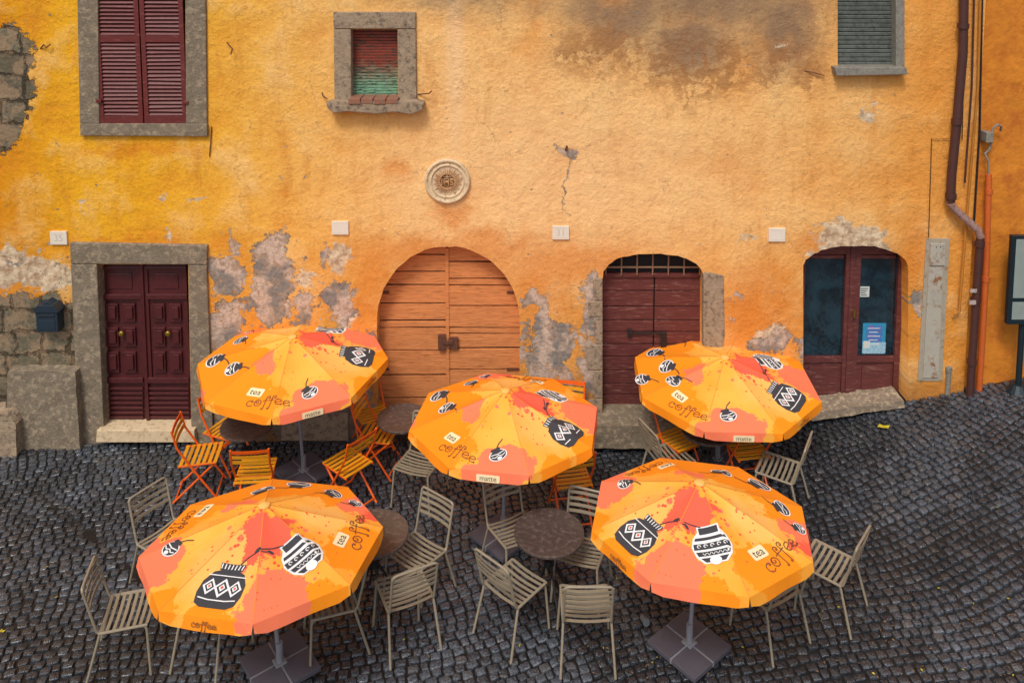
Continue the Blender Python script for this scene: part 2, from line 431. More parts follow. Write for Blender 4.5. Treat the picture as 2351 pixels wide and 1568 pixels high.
# arched plank door
def planks(m,a,c,rows,y,mi=0,jit=.006,gap=.006):
    for i in range(len(rows)-1):
        mid=800
        x0=wl(a,mid,y)[0]; x1=wl(c,mid,y)[0]; z1=wl(a,rows[i],y)[1]; z0=wl(a,rows[i+1],y)[1]
        dy=random.uniform(-jit,jit); g0=gap*random.uniform(.6,1.3)
        sk=random.uniform(-.005,.005)
        m.prism([(x0,z0+g0+sk),(x1,z0+g0-sk),(x1,z1-gap/2),(x0,z1-gap/2)],y+dy,y+.03,mi)
m=MB(); y=.2
rowsL=[556,585,624,655,697,737,752,804,862,914,960,1030]; rowsR=[556,602,640,655,702,752,766,800,848,885,922,966,1030]
planks(m,850,1026,rowsL,y,0,.009,.013); planks(m,1031,1212,rowsR,y,0,.009,.013)
rbox(m,840,556,1220,1035,y+.03,y+.05,1)
rbox(m,1024,570,1032,1030,y-.02,y+.0,0)
rbox(m,1006,770,1024,804,y-.05,y-.01,2); rbox(m,1030,776,1052,802,y-.045,y-.01,2); rbox(m,1018,783,1040,791,y-.065,y-.048,2)
x,z=wl(1028,797,y-.07); m.tube([(x-.02,y-.07,z+.02),(x-.02,y-.07,z-.02),(x+.02,y-.07,z-.02),(x+.02,y-.07,z+.02)],.006,6,2)
for px in (880,1178):
    for py in (672,848): rbox(m,px-14,py-3,px+14,py+3,y-.02,y-.01,2)
m.make('arched_plank_door',[M_ORW,M_DARK,M_RUST],bld,.005)
# maroon plank door
m=MB(); y=.2
rows=[636,668,704,735,762,790,818,850,880,905,930,952,978]
planks(m,1368,1499,rows,y,0,.004,.008); planks(m,1502,1632,rows,y,0,.004,.008)
rbox(m,1360,560,1640,985,y+.04,y+.05,1)
rbox(m,1372,628,1628,637,y-.03,y+.03,0)
for k in range(7):
    px=1392+k*36; x,z1=wl(px,570,.14); z0=wl(px,632,.14)[1]; m.tube([(x,.14,z0),(x,.14,z1)],.011,6,3)
rbox(m,1380,612,1624,616,.135,.15,3)
rbox(m,1442,764,1532,768,y-.04,y-.02,2); rbox(m,1442,757,1452,775,y-.035,y-.01,2); rbox(m,1518,764,1531,798,y-.035,y-.01,2)
m.make('maroon_plank_door',[M_MARW,M_DARK,M_IRON,M_BAR],bld,.004)
m=MB()
quadp(m,[(1616,625),(1640,628),(1663,634),(1665,770),(1658,850),(1660,980),(1616,980)],-.012,.1)
m.make('door_surround',M_STONE2,bld,.01)
m=MB()
rowsj=[(640,690,1362),(692,728,1350),(730,790,1364),(792,850,1346),(852,915,1362),(917,978,1350)]
for t,b,l in rowsj: quadp(m,[(l,t+3),(l+6,t),(1384,t+random.uniform(-2,2)),(1384,b),(l+3,b)],-.008-random.uniform(0,.012),.1)
m.make('door_quoins',M_STONE2,bld,.012)
m=MB(); quadp(m,[(1366,978),(1640,978),(1645,1030),(1362,1030)],-.28,.2); o=m.make('door_step',M_STONE,bld); rough(o,.014,.08,9)
# glass door
m=MB(); y=.2
def fr(a,b,c,d,dy=0,mi=0): rbox(m,a,b,c,d,y-dy,y+.04,mi)
for a,c in((1832,1950),(1955,2070)):
    fr(a,556,a+14 if a<1900 else a+17,935,.02); fr(c-12,556,c,935,.02)
    fr(a+10,586,c-12,594,.015); fr(a+10,820,c-12,832,.015); fr(a+10,915,c-12,935,.015)
    fr(a+10,832,c-12,915,-.01); fr(a+24,842,c-26,905,.004)
fr(1825,550,2100,584,.012); fr(1948,560,1958,935,.035)
rbox(m,1836,588,2075,830,y+.03,y+.035,1)
rbox(m,1820,550,2105,945,y+.06,y+.07,2)
x,z=wl(1962,715,.15); m.box(x-.012,x+.012,.14,.18,z-.08,z+.02,4)
rbox(m,1974,658,1997,682,y+.024,y+.028,3)
rbox(m,1981,742,2034,812,y+.024,y+.028,5)
rbox(m,1990,748,2026,800,y+.021,y+.0235,6)
for k in range(5): rbox(m,1993+(k%2)*3,753+k*9,2022-(k*5)%9,755+k*9,y+.018,y+.0205,3)
rbox(m,1981,786,2034,812,y+.019,y+.0232,7)
for k in range(4): rbox(m,1977,662+k*5,1994-(k*3)%7,663.5+k*5,y+.021,y+.0238,8)
rbox(m,1983,783,1998,800,y+.016,y+.0185,3)
P3=simple('paper_white','#C9CFC8',.7,.05,bs=0); P5=simple('poster_cyan','#2E8FB4',.6,.2,9,bs=0); P6=simple('poster_magenta','#3A7ABC',.6,.4,22,c2='#B83A8C',th=(.56,.6),bs=0); P7=simple('poster_pale','#A8C8D4',.6,.15,18,c2='#2E8FB4',bs=0)
m.make('arched_glass_door',[M_MARW,M_GLASS,M_DARK,P3,M_BRASS,P5,P6,P7,M_IRON],bld,.003)
m=MB(); quadp(m,[(1862,948),(2076,920),(2078,936),(1864,966)],-.14,.3); o=m.make('door_step',M_TRAV,bld); rough(o,.012,.08,2)
# medallion
m=MB(); x,z=wl(1028,415); Mm=Matrix.Translation((x,0,z))@Matrix.Rotation(rad(90),4,'X')
m.lathe([(.278,-.02),(.28,.03),(.265,.05),(.25,.05),(.235,.032),(.215,.03),(.205,.04),(.195,.04),(.185,.02),(.0,.02)],48,0,Mm)
for i in range(32):
    a=2*math.pi*i/32; r1=.175 if i%2 else .155
    m.add([(math.cos(a-.07)*.1,math.sin(a-.07)*.1,.021),(math.cos(a+.07)*.1,math.sin(a+.07)*.1,.021),(math.cos(a)*r1,math.sin(a)*r1,.021),(math.cos(a-.05)*.1,math.sin(a-.05)*.1,.04),(math.cos(a+.05)*.1,math.sin(a+.05)*.1,.04),(math.cos(a)*r1,math.sin(a)*r1,.035)],[(0,1,4,3),(1,2,5,4),(2,0,3,5),(3,4,5)],1,Mm)
m.lathe([(.1,.02),(.1,.036),(.088,.036),(.088,.02)],32,1,Mm)
def textmesh(t,size,ext=0):
    c=bpy.data.curves.new('t','FONT'); c.body=t; c.size=size; c.align_x='CENTER'; c.align_y='CENTER'; c.extrude=ext; c.resolution_u=3
    o=bpy.data.objects.new('t',c); sc.collection.objects.link(o)
    dg=bpy.context.evaluated_depsgraph_get(); me=bpy.data.meshes.new_from_object(o.evaluated_get(dg)); bpy.data.objects.remove(o)
    vs=[tuple(v.co) for v in me.vertices]; fs=[tuple(p.vertices) for p in me.polygons]; return vs,fs
vs,fs=textmesh('IHS',.11,.014); m.add(vs,fs,1,Mm@Matrix.Translation((0,-.01,.034)))
m.box(-.006,.006,.03,.075,.02,.042,1,Mm); m.box(-.02,.02,.052,.062,.02,.041,1,Mm)
M_MARB2=simple('ochre_travertine','#CC9A6A',.8,.25,14,bs=.5,bd=.004)
m.make('wall_medallion',[M_MARB,M_MARB2],None,.003)
# number plates
M_INC=simple('incised_marble','#D2C2AA',.7,.1,bs=0)
for (px,py,t) in((134,547,'35'),(781,524,''),(1288,535,'31'),(1785,540,'')):
    m=MB(); rbox(m,px-19,py-15,px+19,py+15,-.025,.01)
    if t:
        x,z=wl(px,py,-.025); vs,fs=textmesh(t,.12,.002)
        m.add(vs,fs,1,Matrix.Translation((x,-.025,z))@Matrix.Rotation(rad(90),4,'X'))
    rbox(m,px-16,py-12,px+16,py-11,-.0265,-.024,1); rbox(m,px-16,py+11,px+16,py+12,-.0265,-.024,1)
    m.make('house_number_plate',[M_PLATE,M_INC],None,.003)
# hooks
def hook(name,pts,y=-.02,r=.008):
    m=MB(); m.tube([ (wl(px,py,-d)[0],-d,wl(px,py,-d)[1]) for px,py,d in pts],r,6); m.make(name,M_RUST,None)
hook('iron_hook',[(1300,345,0),(1300,343,.08),(1302,336,.13),(1304,348,.14)],r=.012)
hook('iron_hook',[(522,98,0),(526,104,.05),(534,112,.06),(530,126,.06)])
hook('iron_hook',[(93,112,0),(100,103,.05),(106,110,.05),(116,102,.04)])
hook('iron_hook',[(960,217,0),(985,215,.08),(992,209,.1)])
hook('iron_hook',[(1848,163,0),(1870,167,.03),(1893,174,.03)],r=.006)
hook('iron_rod',[(486,291,.01),(484,325,.015),(481,360,.01)],r=.006)
hook('iron_hook',[(740,213,0),(742,221,.04),(752,228,.04)])
# mailbox
m=MB(); x,z=wl(107,732,-.15)
m.box(x-.13,x+.13,-.15,-.0,z-.17,z+.09)
m.prism([(x-.16,z+.09),(x+.16,z+.09),(x+.10,z+.175),(x-.10,z+.175)],-.17,-.0)
m.prism([(x-.06,z+.176),(x+.06,z+.176),(x,z+.21)],-.13,-.0)
m.box(x-.1,x+.1,-.158,-.149,z+.02,z+.055,0); m.box(x-.09,x+.09,-.162,-.157,z+.03,z+.043,1); m.box(x-.1,x+.1,-.157,-.149,z-.14,z-.02,0)
m.make('mailbox',[M_MAIL,M_DARK],None,.006)
m=MB(); quadp(m,[(18,854),(95,852),(172,855),(184,1036),(10,1038)],-.16,.0); o=m.make('stone_plinth',M_STONE,bld); rough(o,.022,.07,3)
m=MB(); quadp(m,[(-120,960),(15,950),(36,975),(38,1050),(-120,1060)],-.3,-.02); o=m.make('corner_stone',M_STONE2,None); rough(o,.03,.08,5)
m=MB(); quadp(m,[(650,945),(800,948),(800,1012),(645,1012)],-.02,.05); m.make('base_slab',M_STONE2,bld,.008)
# meter cabinet
m=MB()
quadp(m,[(2128,548),(2182,548),(2164,875),(2108,875)],-.012,.05,0)
quadp(m,[(2138,560),(2172,560),(2170,610),(2136,610)],-.03,.0,1)
quadp(m,[(2134,615),(2166,615),(2156,868),(2120,868)],-.025,.0,1)
for px in (2150,2160): rbox(m,px,566,px+2,569,-.034,-.029,2)
m.make('meter_cabinet',[M_CEM,simple('painted_metal_door','#B2AA9A',.5,.15,4,c2='#8C5A34',th=(.55,.66)),M_IRON],bld,.004)
# ---------------------------------------------------------------- neighbouring building
nb=empty('orange_building'); m=MB(); m.box(XR+.002,16,.06,.5,-.3,9.0); m.make('front_wall',M_ST2,nb)
# ---------------------------------------------------------------- pipes
def pipe(name,pts,r,mat,n=12,collars=()):
    m=MB(); P=[]
    for px,py,d in pts: x,z=wl(px,py,-d); P.append(Vector((x,-d,z)))
    m.tube(P,r,n)
    for px,py,d in collars:
        x,z=wl(px,py,-d); m.tube([(x,-d,z-.03),(x,-d,z+.03)],r*1.25,n)
    return m.make(name,mat,None,0,True)
pipe('drainpipe',[(2216,-150,.1),(2212,120,.1),(2196,300,.1),(2186,400,.1),(2183,462,.1)],.052,M_BROWNP,14,[(2212,60,.1),(2198,280,.1),(2184,450,.1)])
pipe('drainpipe',[(2183,466,.1),(2190,478,.1),(2246,528,.12),(2252,545,.12)],.047,M_PINKP,14)
pipe('drainpipe',[(2252,546,.12),(2245,640,.12),(2228,900,.12),(2227,912,.12)],.046,M_BROWNP,14,[(2250,560,.12),(2240,690,.12),(2232,830,.12)])
pipe('gas_pipe',[(2254,-100,.05),(2246,200,.05),(2222,480,.05),(2205,690,.05),(2203,715,.06),(2190,722,.06)],.016,M_YELP,8)
pipe('gas_pipe',[(2240,-100,.05),(2232,200,.05),(2216,420,.05)],.012,M_BROWNP,8)
pipe('black_cable',[(2222,-100,.02),(2210,320,.02),(2140,318,.02),(2133,545,.02)],.005,M_IRON,6)
pipe('black_cable',[(2258,-100,.02),(2250,300,.02),(2236,530,.02)],.014,M_IRON,6)
pipe('conduit_pipe',[(2271,400,.04),(2266,600,.04),(2256,780,.04),(2248,905,.04)],.036,M_ORP,12,[(2271,440,.04),(2264,640,.04)])
pipe('electrical_conduit',[(2298,300,.0),(2300,290,.04),(2290,286,.05),(2280,296,.05),(2276,330,.04),(2272,345,.04),(2262,352,.04),(2270,370,.04),(2271,402,.04)],.013,M_ZINC)
m=MB(); rbox(m,2266,305,2282,328,-.09,.05); m.make('junction_box',M_ZINC,None,.005)
m=MB(); p=ong(2176,905); m.tube([(p.x,p.y-.0,p.z-.02),(p.x,p.y,p.z+.3)],.03,10); m.tube([(p.x,p.y,p.z+.3),(p.x,p.y,p.z+.36)],.04,10); m.make('standpipe',M_ZINC,None,0,True)
m=MB(); rbox(m,2229,664,2244,672,-.175,-.17,0); rbox(m,2227,690,2242,700,-.175,-.17,0); m.make('pipe_sticker',simple('sticker_paper','#C9C2B8',.6,.2,40,c2='#8A3030',th=(.5,.55),bs=0),None)
# notice board at right
m=MB(); b=ong(2338,900); y=b.y
x0,z1=wl(2322,540,y); x1=x0+.75; z0=wl(2322,742,y)[1]
m.box(x0,x1,y-.03,y+.03,z0,z1,0); m.box(x0+.05,x1-.05,y-.034,y-.029,z0+.33,z1-.04,1); m.box(x0+.05,x1-.05,y-.034,y-.029,z0+.06,z0+.28,1)
m.tube([(b.x+.03,y+.05,b.z),(b.x+.03,y+.05,z0+.1)],.035,12); m.tube([(b.x+.03,y+.05,b.z-.02),(b.x+.03,y+.05,b.z+.08)],[.14,.08],16); m.tube([(x1-.1,y+.05,b.z),(x1-.1,y+.05,z0+.1)],.035,12)
m.make('notice_board',[simple('teal_black_paint','#15262C',.4,.2),simple('board_sheet','#8E9790',.5,.1)],None,.004)

# ---------------------------------------------------------------- ground
def joint_mat():
    g=G('wet_joint_dirt'); P=g.obj(); n=g.noise(P,14,5,.7)
    return g.fin(g.mix(n,(.003,.003,.004),(.024,.020,.016)),.35,n,.5,.02)
M_J=joint_mat()
m=MB(); xs=[-300,-60,-20]+[ -12+i*.4 for i in range(61)]+[20,60,300]; ys=[-300,-80,-20]+[-9+i*.3 for i in range(32)]+[.55,300]
vs=[(x,y,gz(x,y)-.022) for y in ys for x in xs]; nx=len(xs)
m.add(vs,[(j*nx+i,j*nx+i+1,(j+1)*nx+i+1,(j+1)*nx+i) for j in range(len(ys)-1) for i in range(nx-1)])
m.make('ground',M_J,None,0,True)
def cobbles():
    V=[];Fc=[];R=[]
    ang=rad(14); ca,sa=math.cos(ang),math.sin(ang); pu,pv=.098,.088
    nseg=12
    ga=ong(80,1120); gb=ong(330,1330); q0=Vector((ga.x,ga.y)); q1=Vector((gb.x,gb.y)); dd=(q1-q0)
    for j in range(-105,125):
        sh=random.uniform(0,1); i=-140+sh
        while i<140:
            wd=random.uniform(.78,1.22); i+=wd/2; uc=i; i+=wd/2
            u=uc*pu; v=j*pv
            v+=random.uniform(-.007,.007)
            v2=v+.12*math.sin(u*1.15)+.035*math.sin(u*3.1+v)
            x=u*ca-v2*sa; y=u*sa+v2*ca-2.5
            if x<-8.6 or x>8.6 or y<-6.2 or y>.06: continue
            slope=.138*math.cos(u*1.15)
            a=pu*.5*wd*random.uniform(.82,.94); b=pv*.5*random.uniform(.82,.96)
            t=ang+math.atan(slope)+random.gauss(0,.08)
            z=gz(x,y)+random.gauss(0,.004)+.012*mn.noise(Vector((x*1.7,y*1.7,0))); tx=random.gauss(0,.065); ty=random.gauss(0,.065)
            r=random.random()
            p=Vector((x,y)); s_=max(0,min(1,(p-q0).dot(dd)/dd.dot(dd)))
            if (p-(q0+dd*s_)).length<.07: z-=.018; r=r*.15
            base=len(V); jit=[random.uniform(.88,1.06) for _ in range(nseg)]
            ct,st=math.cos(t),math.sin(t)
            for (k,dz) in ((1.02,-.04),(1.0,-.013),(.93,-.004),(.76,.0)):
                for q in range(nseg):
                    th=2*math.pi*(q+.5)/nseg; c,s=math.cos(th),math.sin(th)
                    e=.38; lx=a*k*jit[q]*math.copysign(abs(c)**e,c); ly=b*k*jit[q]*math.copysign(abs(s)**e,s)
                    V.append((x+lx*ct-ly*st,y+lx*st+ly*ct,z+dz+lx*tx+ly*ty)); R.append(r)
            for L in range(3):
                for q in range(nseg):
                    Fc.append((base+L*nseg+q,base+L*nseg+(q+1)%nseg,base+(L+1)*nseg+(q+1)%nseg,base+(L+1)*nseg+q))
            Fc.append(tuple(base+3*nseg+q for q in range(nseg)))
    me=bpy.data.meshes.new('cobblestones'); me.from_pydata(V,[],Fc)
    at=me.attributes.new('rnd','FLOAT','POINT'); at.data.foreach_set('value',R)
    g=G('wet_basalt_cobble'); P=g.obj(); rn=g.n('ShaderNodeAttribute',attribute_name='rnd').outputs['Fac']
    n=g.noise(P,5,4); n2=g.noise(P,60,5,.7); n3=g.noise(P,.8,4)
    col=g.mix(rn,lin('#1B1F25'),lin('#454C55'))
    col=g.mix(g.math('MULTIPLY',g.ramp(g.math('FRACT',g.math('MULTIPLY',rn,17.3)),.75,1.0),.8),col,lin('#534C46'))
    col=g.mix(g.math('MULTIPLY',g.ramp(n2,.44,.68),.65),col,lin('#767D86'))
    col=g.mix(g.math('MULTIPLY',g.ramp(n2,.48,.34),.8),col,lin('#0E1013'))
    wet=g.ramp(n3,.44,.58)
    col=g.mix(g.math('MULTIPLY',wet,.6),col,lin('#0F1216'))
    ro=g.math('SUBTRACT',g.math('ADD',.10,g.math('MULTIPLY',n,.42)),g.math('MULTIPLY',wet,.12))
    mt=g.fin(col,ro,g.math('ADD',n2,g.noise(P,22,3)),.9,.010,spec=.9)
    g.b.inputs['Coat Weight'].default_value=.5; g.b.inputs['Coat Roughness'].default_value=.12
    me.materials.append(mt)
    place('cobblestone_pavement',me,None,0,True)
cobbles()
# leaves / litter
m=MB()
for i in range(420):
    px=random.uniform(0,2350); py=random.uniform(1040,1560)
    if i>60 and random.random()<.5: px=random.uniform(1300,2350); py=random.uniform(1300,1560)
    p=ong(px,py); s=random.uniform(.008,.02); a=random.uniform(0,6.3)
    M=Matrix.Translation((p.x,p.y,p.z+.008))@Matrix.Rotation(a,4,'Z')@Matrix.Rotation(random.uniform(-.4,.4),4,'X')
    m.add([(-s,0,0),(0,-s*.4,.002),(s,0,0),(0,s*.5,.003)],[(0,1,2,3)],random.choice([0]*9+[1]),M)
for px,py,s in((2030,982,.08),(5,1452,.03)):
    p=ong(px,py); M=Matrix.Translation((p.x,p.y,p.z+.014))
    m.add([(-s,0,0),(-s*.3,-s*.5,.01),(s*.5,-s*.4,0),(s,.2*s,.01),(.1*s,s*.3,0),(-.4*s,s*.6,.008)],[(0,1,2,3,4,5)],1,M)
m.make('fallen_leaves',[simple('brown_leaf','#7A5C3C',.7,.4,30,bs=0),simple('yellow_leaf','#C9B62C',.6,.2,30,bs=0)],None)
m=MB(); p=ong(1475,1425); m.lathe([(.025,0),(.035,.09)],16,0,Matrix.Translation((p.x,p.y,p.z+.035))@Matrix.Rotation(rad(75),4,'X')@Matrix.Rotation(.3,4,'Y'))
m.make('plastic_cup',simple('grey_plastic','#6A6C6E',.3,.05,bs=0),None,0,True)

# ---------------------------------------------------------------- furniture meshes
def slat(m,x0,x1,y,z,w,t,sag=0,mi=0,axis='y',lean=0,n=6):
    vs=[];fs=[]
    for i in range(n+1):
        u=i/n; x=x0+(x1-x0)*u; s=-sag*math.sin(math.pi*u)
        for (dw,dt) in((-w/2,-t/2),(w/2,-t/2),(w/2,t/2),(-w/2,t/2)):
            if axis=='y': vs.append((x,y+dw,z+dt+s+dw*lean))
            else: vs.append((x,y+dt+s-dw*lean,z+dw))
    for i in range(n):
        for k in range(4): fs.append((i*4+k,i*4+(k+1)%4,(i+1)*4+(k+1)%4,(i+1)*4+k))
    fs.append((0,1,2,3)); fs.append((n*4+3,n*4+2,n*4+1,n*4))
    m.add(vs,fs,mi)
def bend(pts,n=5):
    out=[]; P=[Vector(p) for p in pts]
    for i,p in enumerate(P):
        if 0<i<len(P)-1:
            a=p+(P[i-1]-p).normalized()*min(.045,(P[i-1]-p).length*.4); b=p+(P[i+1]-p).normalized()*min(.045,(P[i+1]-p).length*.4)
            for k in range(n+1):
                t=k/n; out.append(a*(1-t)**2+p*2*t*(1-t)+b*t*t)
        else: out.append(p)
    return out
def grey_chair():
    m=MB(); r=.0115
    for s in(-1,1):
        m.tube(bend([(s*.235,.225,0),(s*.205,.20,.44),(s*.205,-.19,.425),(s*.205,-.29,.83)]),r,8)
        m.tube(bend([(s*.235,-.29,0),(s*.208,-.17,.425)]),r,8)
        m.tube([(s*.21,.21,.445),(s*.21,-.18,.43)],.012,8)
    m.tube(bend([(-.205,-.289,.82),(-.19,-.295,.85),(.19,-.295,.85),(.205,-.289,.82)]),r,8)
    for k in range(8): slat(m,-.2,.2,.203-k*.053,.452-k*.0018-(.008 if 1<k<6 else 0),.027,.006,.016)
    for k in range(4):
        z=.795-k*.056; y=-.19-.10*(z-.425)/.405
        slat(m,-.2,.2,y-.004,z,.027,.006,.02,0,'z',.2)
    return m.mesh('metal_chair',[M_CHAIR])
def orange_chair():
    m=MB(); w=.2
    for s in(-1,1):
        m.tube([(s*w,.23,0),(s*w,-.06,.43),(s*w,-.2,.66),(s*w,-.25,.86)],.012,8)
        m.tube([(s*(w-.03),-.27,0),(s*(w-.03),.2,.44)],.012,8)
        m.tube([(s*(w-.015),.21,.445),(s*(w-.015),-.2,.43)],.012,8)
    m.tube([(-w,.2,.045),(w,.2,.045)],.009,6); m.tube([(-w+.03,-.24,.045),(w-.03,-.24,.045)],.009,6)
    m.tube([(-w,-.06,.43),(w,-.06,.43)],.009,6)
    for k in range(7): slat(m,-w+.005,w-.005,.2-k*.062,.455-k*.002,.038,.008,.004,1)
    for k,(z) in enumerate((.83,.765,.70)):
        y=-.2-.05*(z-.66)/.2; slat(m,-w,w,y,z,.04,.008,.015,0 if k<1 else 1,'z',.25)
    return m.mesh('folding_chair',[M_OFR,M_OSL])
def table(R=.33):
    m=MB(); h=.73
    m.lathe([(R-.012,h-.03),(R,h-.026),(R+.002,h-.004),(R-.006,h),(R-.012,h-.003)],48,0)
    for k in range(4):
        a=rad(45+90*k); c,s=math.cos(a),math.sin(a); c2,s2=math.cos(a+.35),math.sin(a+.35)
        m.tube([(c*.27,s*.27,0),(c*.14,s*.14,.2),(c2*.035,s2*.035,.42),(c2*.10,s2*.10,.6),(c2*.23,s2*.23,h-.03)],.011,8,1)
    m.tube([(0,0,.39),(0,0,.45)],.05,12,1)
    return m.mesh('bistro_table',[M_TAB,M_TLEG])
ME_G=grey_chair(); ME_O=orange_chair(); ME_T=table(); ME_T2=table(.30)
for me in (ME_G,ME_O,ME_T,ME_T2):
    me.polygons.foreach_set('use_smooth',[True]*len(me.polygons))
    try: me.set_sharp_from_angle(angle=rad(40))
    except Exception: pass
def put(me,name,px,py,phi,zr):
    p=ong(px,py,zr); o=place(name,me,None,0,False,Matrix.Translation((p.x,p.y,p.z+.003))@Matrix.Rotation(rad(phi-90),4,'Z')); return o
for c in [(385,1232,-32),(292,1398,12),(958,1262,232),(930,1352,116),(1180,1338,47),(1345,1385,90),(1335,1258,250),(1182,1212,-60),
          (1905,1290,140),(1765,1345,120),(1790,1072,150),(1538,1045,22),(962,1060,250),(490,1395,70),(762,1368,200)]:
    put(ME_G,'metal_chair',c[0],c[1],c[2],.45)
for c in [(460,1042,8),(587,1082,95),(800,1062,140),(522,982,-25),(868,993,-12),(852,945,-60),(1312,1092,100),(1560,1005,-60),(1716,1028,100),(1300,972,-100)]:
    put(ME_O,'folding_chair',c[0],c[1],c[2],.45)
for c in [(568,975),(925,958),(1625,985)]: put(ME_T2,'bistro_table',c[0],c[1],90+20,.73)
for c in [(1261,1220),(858,1222)]: put(ME_T,'bistro_table',c[0],c[1],65,.73)

# ---------------------------------------------------------------- umbrellas
def canopy_mat():
    g=G('printed_canopy_fabric'); uv=g.n('ShaderNodeUVMap',uv_map='print').outputs[0]
    nc=g.noise(uv,1.9,8,.70,col=True); off=g.vm('MULTIPLY',g.vm('SUBTRACT',nc,(.5,.5,.5)),(.7,.7,0))
    Pd=g.vm('ADD',uv,off)
    def bl(L,a=1.02,b=.99):
        r=None
        for x,y,rr in L:
            q=g.math('DIVIDE',g.vm('LENGTH',g.vm('SUBTRACT',Pd,(x,y,0)),out=1),rr); r=q if r is None else g.math('MINIMUM',r,q)
        return g.ramp(r,a,b)
    Y=lin('#FBB44A'); O=lin('#FA9016'); S=lin('#FA7E58'); Rr=lin('#F4583C'); Y2=lin('#FAA232')
    nl=g.noise(uv,1.5,2)
    col=g.mix(g.ramp(nl,.4,.6),Y,Y2)
    col=g.mix(g.math('MULTIPLY',bl([(-.15,-.45,.38),(.45,.15,.3)],1.05,.6),.4),col,lin('#FBC67A'))
    OL=[(-.25,.72,.46),(.35,.8,.40),(-.75,.35,.31),(.85,-.15,.26),(-.15,-1.02,.27),(.7,-.75,.24),(.55,.62,.24),(-.6,-.75,.16)]
    om=bl(OL); col=g.mix(om,col,O)
    sm=bl([(-.88,-.3,.30),(.32,-.78,.26),(.78,.5,.22),(-.5,.95,.14),(-.25,.25,.10)]); col=g.mix(sm,col,S)
    ln=g.vm('LENGTH',g.vm('SUBTRACT',uv,(.1,-.2,0)),out=1)
    vn=g.vor(uv,8.5); near=g.ramp(ln,1.0,.15)
    dots=g.math('LESS_THAN',vn.outputs[0],g.math('MULTIPLY',near,g.math('MULTIPLY',nl,.46)))
    col=g.mix(dots,col,S)
    vn3=g.vor(g.vm('ADD',uv,(1.3,5.2,0)),17); d3=g.math('LESS_THAN',vn3.outputs[0],g.math('MULTIPLY',near,g.math('MULTIPLY',nl,.5)))
    col=g.mix(d3,col,Rr)
    vn2=g.vor(g.vm('ADD',uv,(3.1,1.2,0)),13); d2=g.math('LESS_THAN',vn2.outputs[0],g.math('MULTIPLY',g.ramp(g.noise(uv,2.6,3),.5,.7),.3))
    col=g.mix(d2,col,g.mix(om,O,Y))
    rm=bl([(.12,-.27,.20),(.86,.33,.12)]); col=g.mix(rm,col,g.mix(nl,Rr,lin('#F66A50')))
    return g.fin(col,.75,g.noise(uv,14,2),.15,.01,spec=.25)
M_CAN=canopy_mat()
M_DK=simple('print_charcoal','#3A3A3F',.7,.15,30,bs=0); M_WT=simple('print_white','#EDEBE8',.7,.03,30,bs=0); M_RD=simple('print_red','#E0553A',.7,.05,30,bs=0); M_CR=simple('print_cream','#F8E0B0',.7,.04,30,bs=0); M_BR=simple('print_brown','#74452C',.7,.1,30,bs=0); M_FIN=simple('finial_amber','#F0B860',.6,.05,bs=0); M_SEAM=simple('seam_thread','#E08C34',.8,.05,bs=0)
def arc(cx,cy,r0,a0,a1,n=14,r1=None):
    r1=r0 if r1 is None else r1
    return [(cx+(r0+(r1-r0)*i/n)*math.cos(rad(a0+(a1-a0)*i/n)),cy+(r0+(r1-r0)*i/n)*math.sin(rad(a0+(a1-a0)*i/n))) for i in range(n+1)]
L_C=[arc(.45,.5,.42,50,320,16), arc(.62,.72,.12,60,-250,10,.04)]
L_O=[arc(.45,.5,.42,90,450,20)+arc(.45,.62,.30,90,420,14,.06)]
L_F=[[(.32,-.45),(.36,.2),(.40,1.1)]+arc(.62,1.15,.22,190,-40,10)+arc(.70,1.08,.1,-40,-300,8,.03),[(.05,.72),(.3,.78),(.7,.76)],arc(.2,-.42,.12,0,-300,8,.04)]
L_E=[[(.1,.42),(.45,.5),(.8,.6)]+arc(.45,.5,.38,20,325,16)+arc(.86,.25,.1,-120,150,8,.03)]
COF=[]
xo=0
for L,wd in((L_C,.92),(L_O,1.0),(L_F,.72),(L_F,.8),(L_E,1.0),(L_E,1.0)):
    for st in L: COF.append([(x+xo-2.72,y-.4) for x,y in st])
    xo+=wd
def ribbon(pts,w):
    n=len(pts); vs=[];
    for i in range(n):
        a=Vector(pts[max(0,i-1)]); b=Vector(pts[min(n-1,i+1)]); t=(b-a); 
        if t.length<1e-9: t=Vector((1,0))
        t.normalize(); nn=Vector((-t.y,t.x))*w/2; p=Vector(pts[i]); vs+= [tuple(p+nn),tuple(p-nn)]
    return vs,[(2*i,2*i+1,2*i+3,2*i+2) for i in range(n-1)]
def subdiv(poly,maxe):
    bm=bmesh.new(); f=bm.faces.new([bm.verts.new((x,y,0)) for x,y in poly]); bmesh.ops.triangulate(bm,faces=[f])
    for it in range(4):
        es=[e for e in bm.edges if e.calc_length()>maxe]
        if not es: break
        bmesh.ops.subdivide_edges(bm,edges=es,cuts=1); bmesh.ops.triangulate(bm,faces=bm.faces[:])
    bm.verts.index_update(); vs=[(v.co.x,v.co.y) for v in bm.verts]; fs=[tuple(v.index for v in f.verts) for f in bm.faces]; bm.free(); return vs,fs
def ell(cx,cy,a,b,n=20): return [(cx+a*math.cos(2*math.pi*i/n),cy+b*math.sin(2*math.pi*i/n)) for i in range(n)]
TEA=textmesh('tea',1.0); MAT=textmesh('matte',1.0)
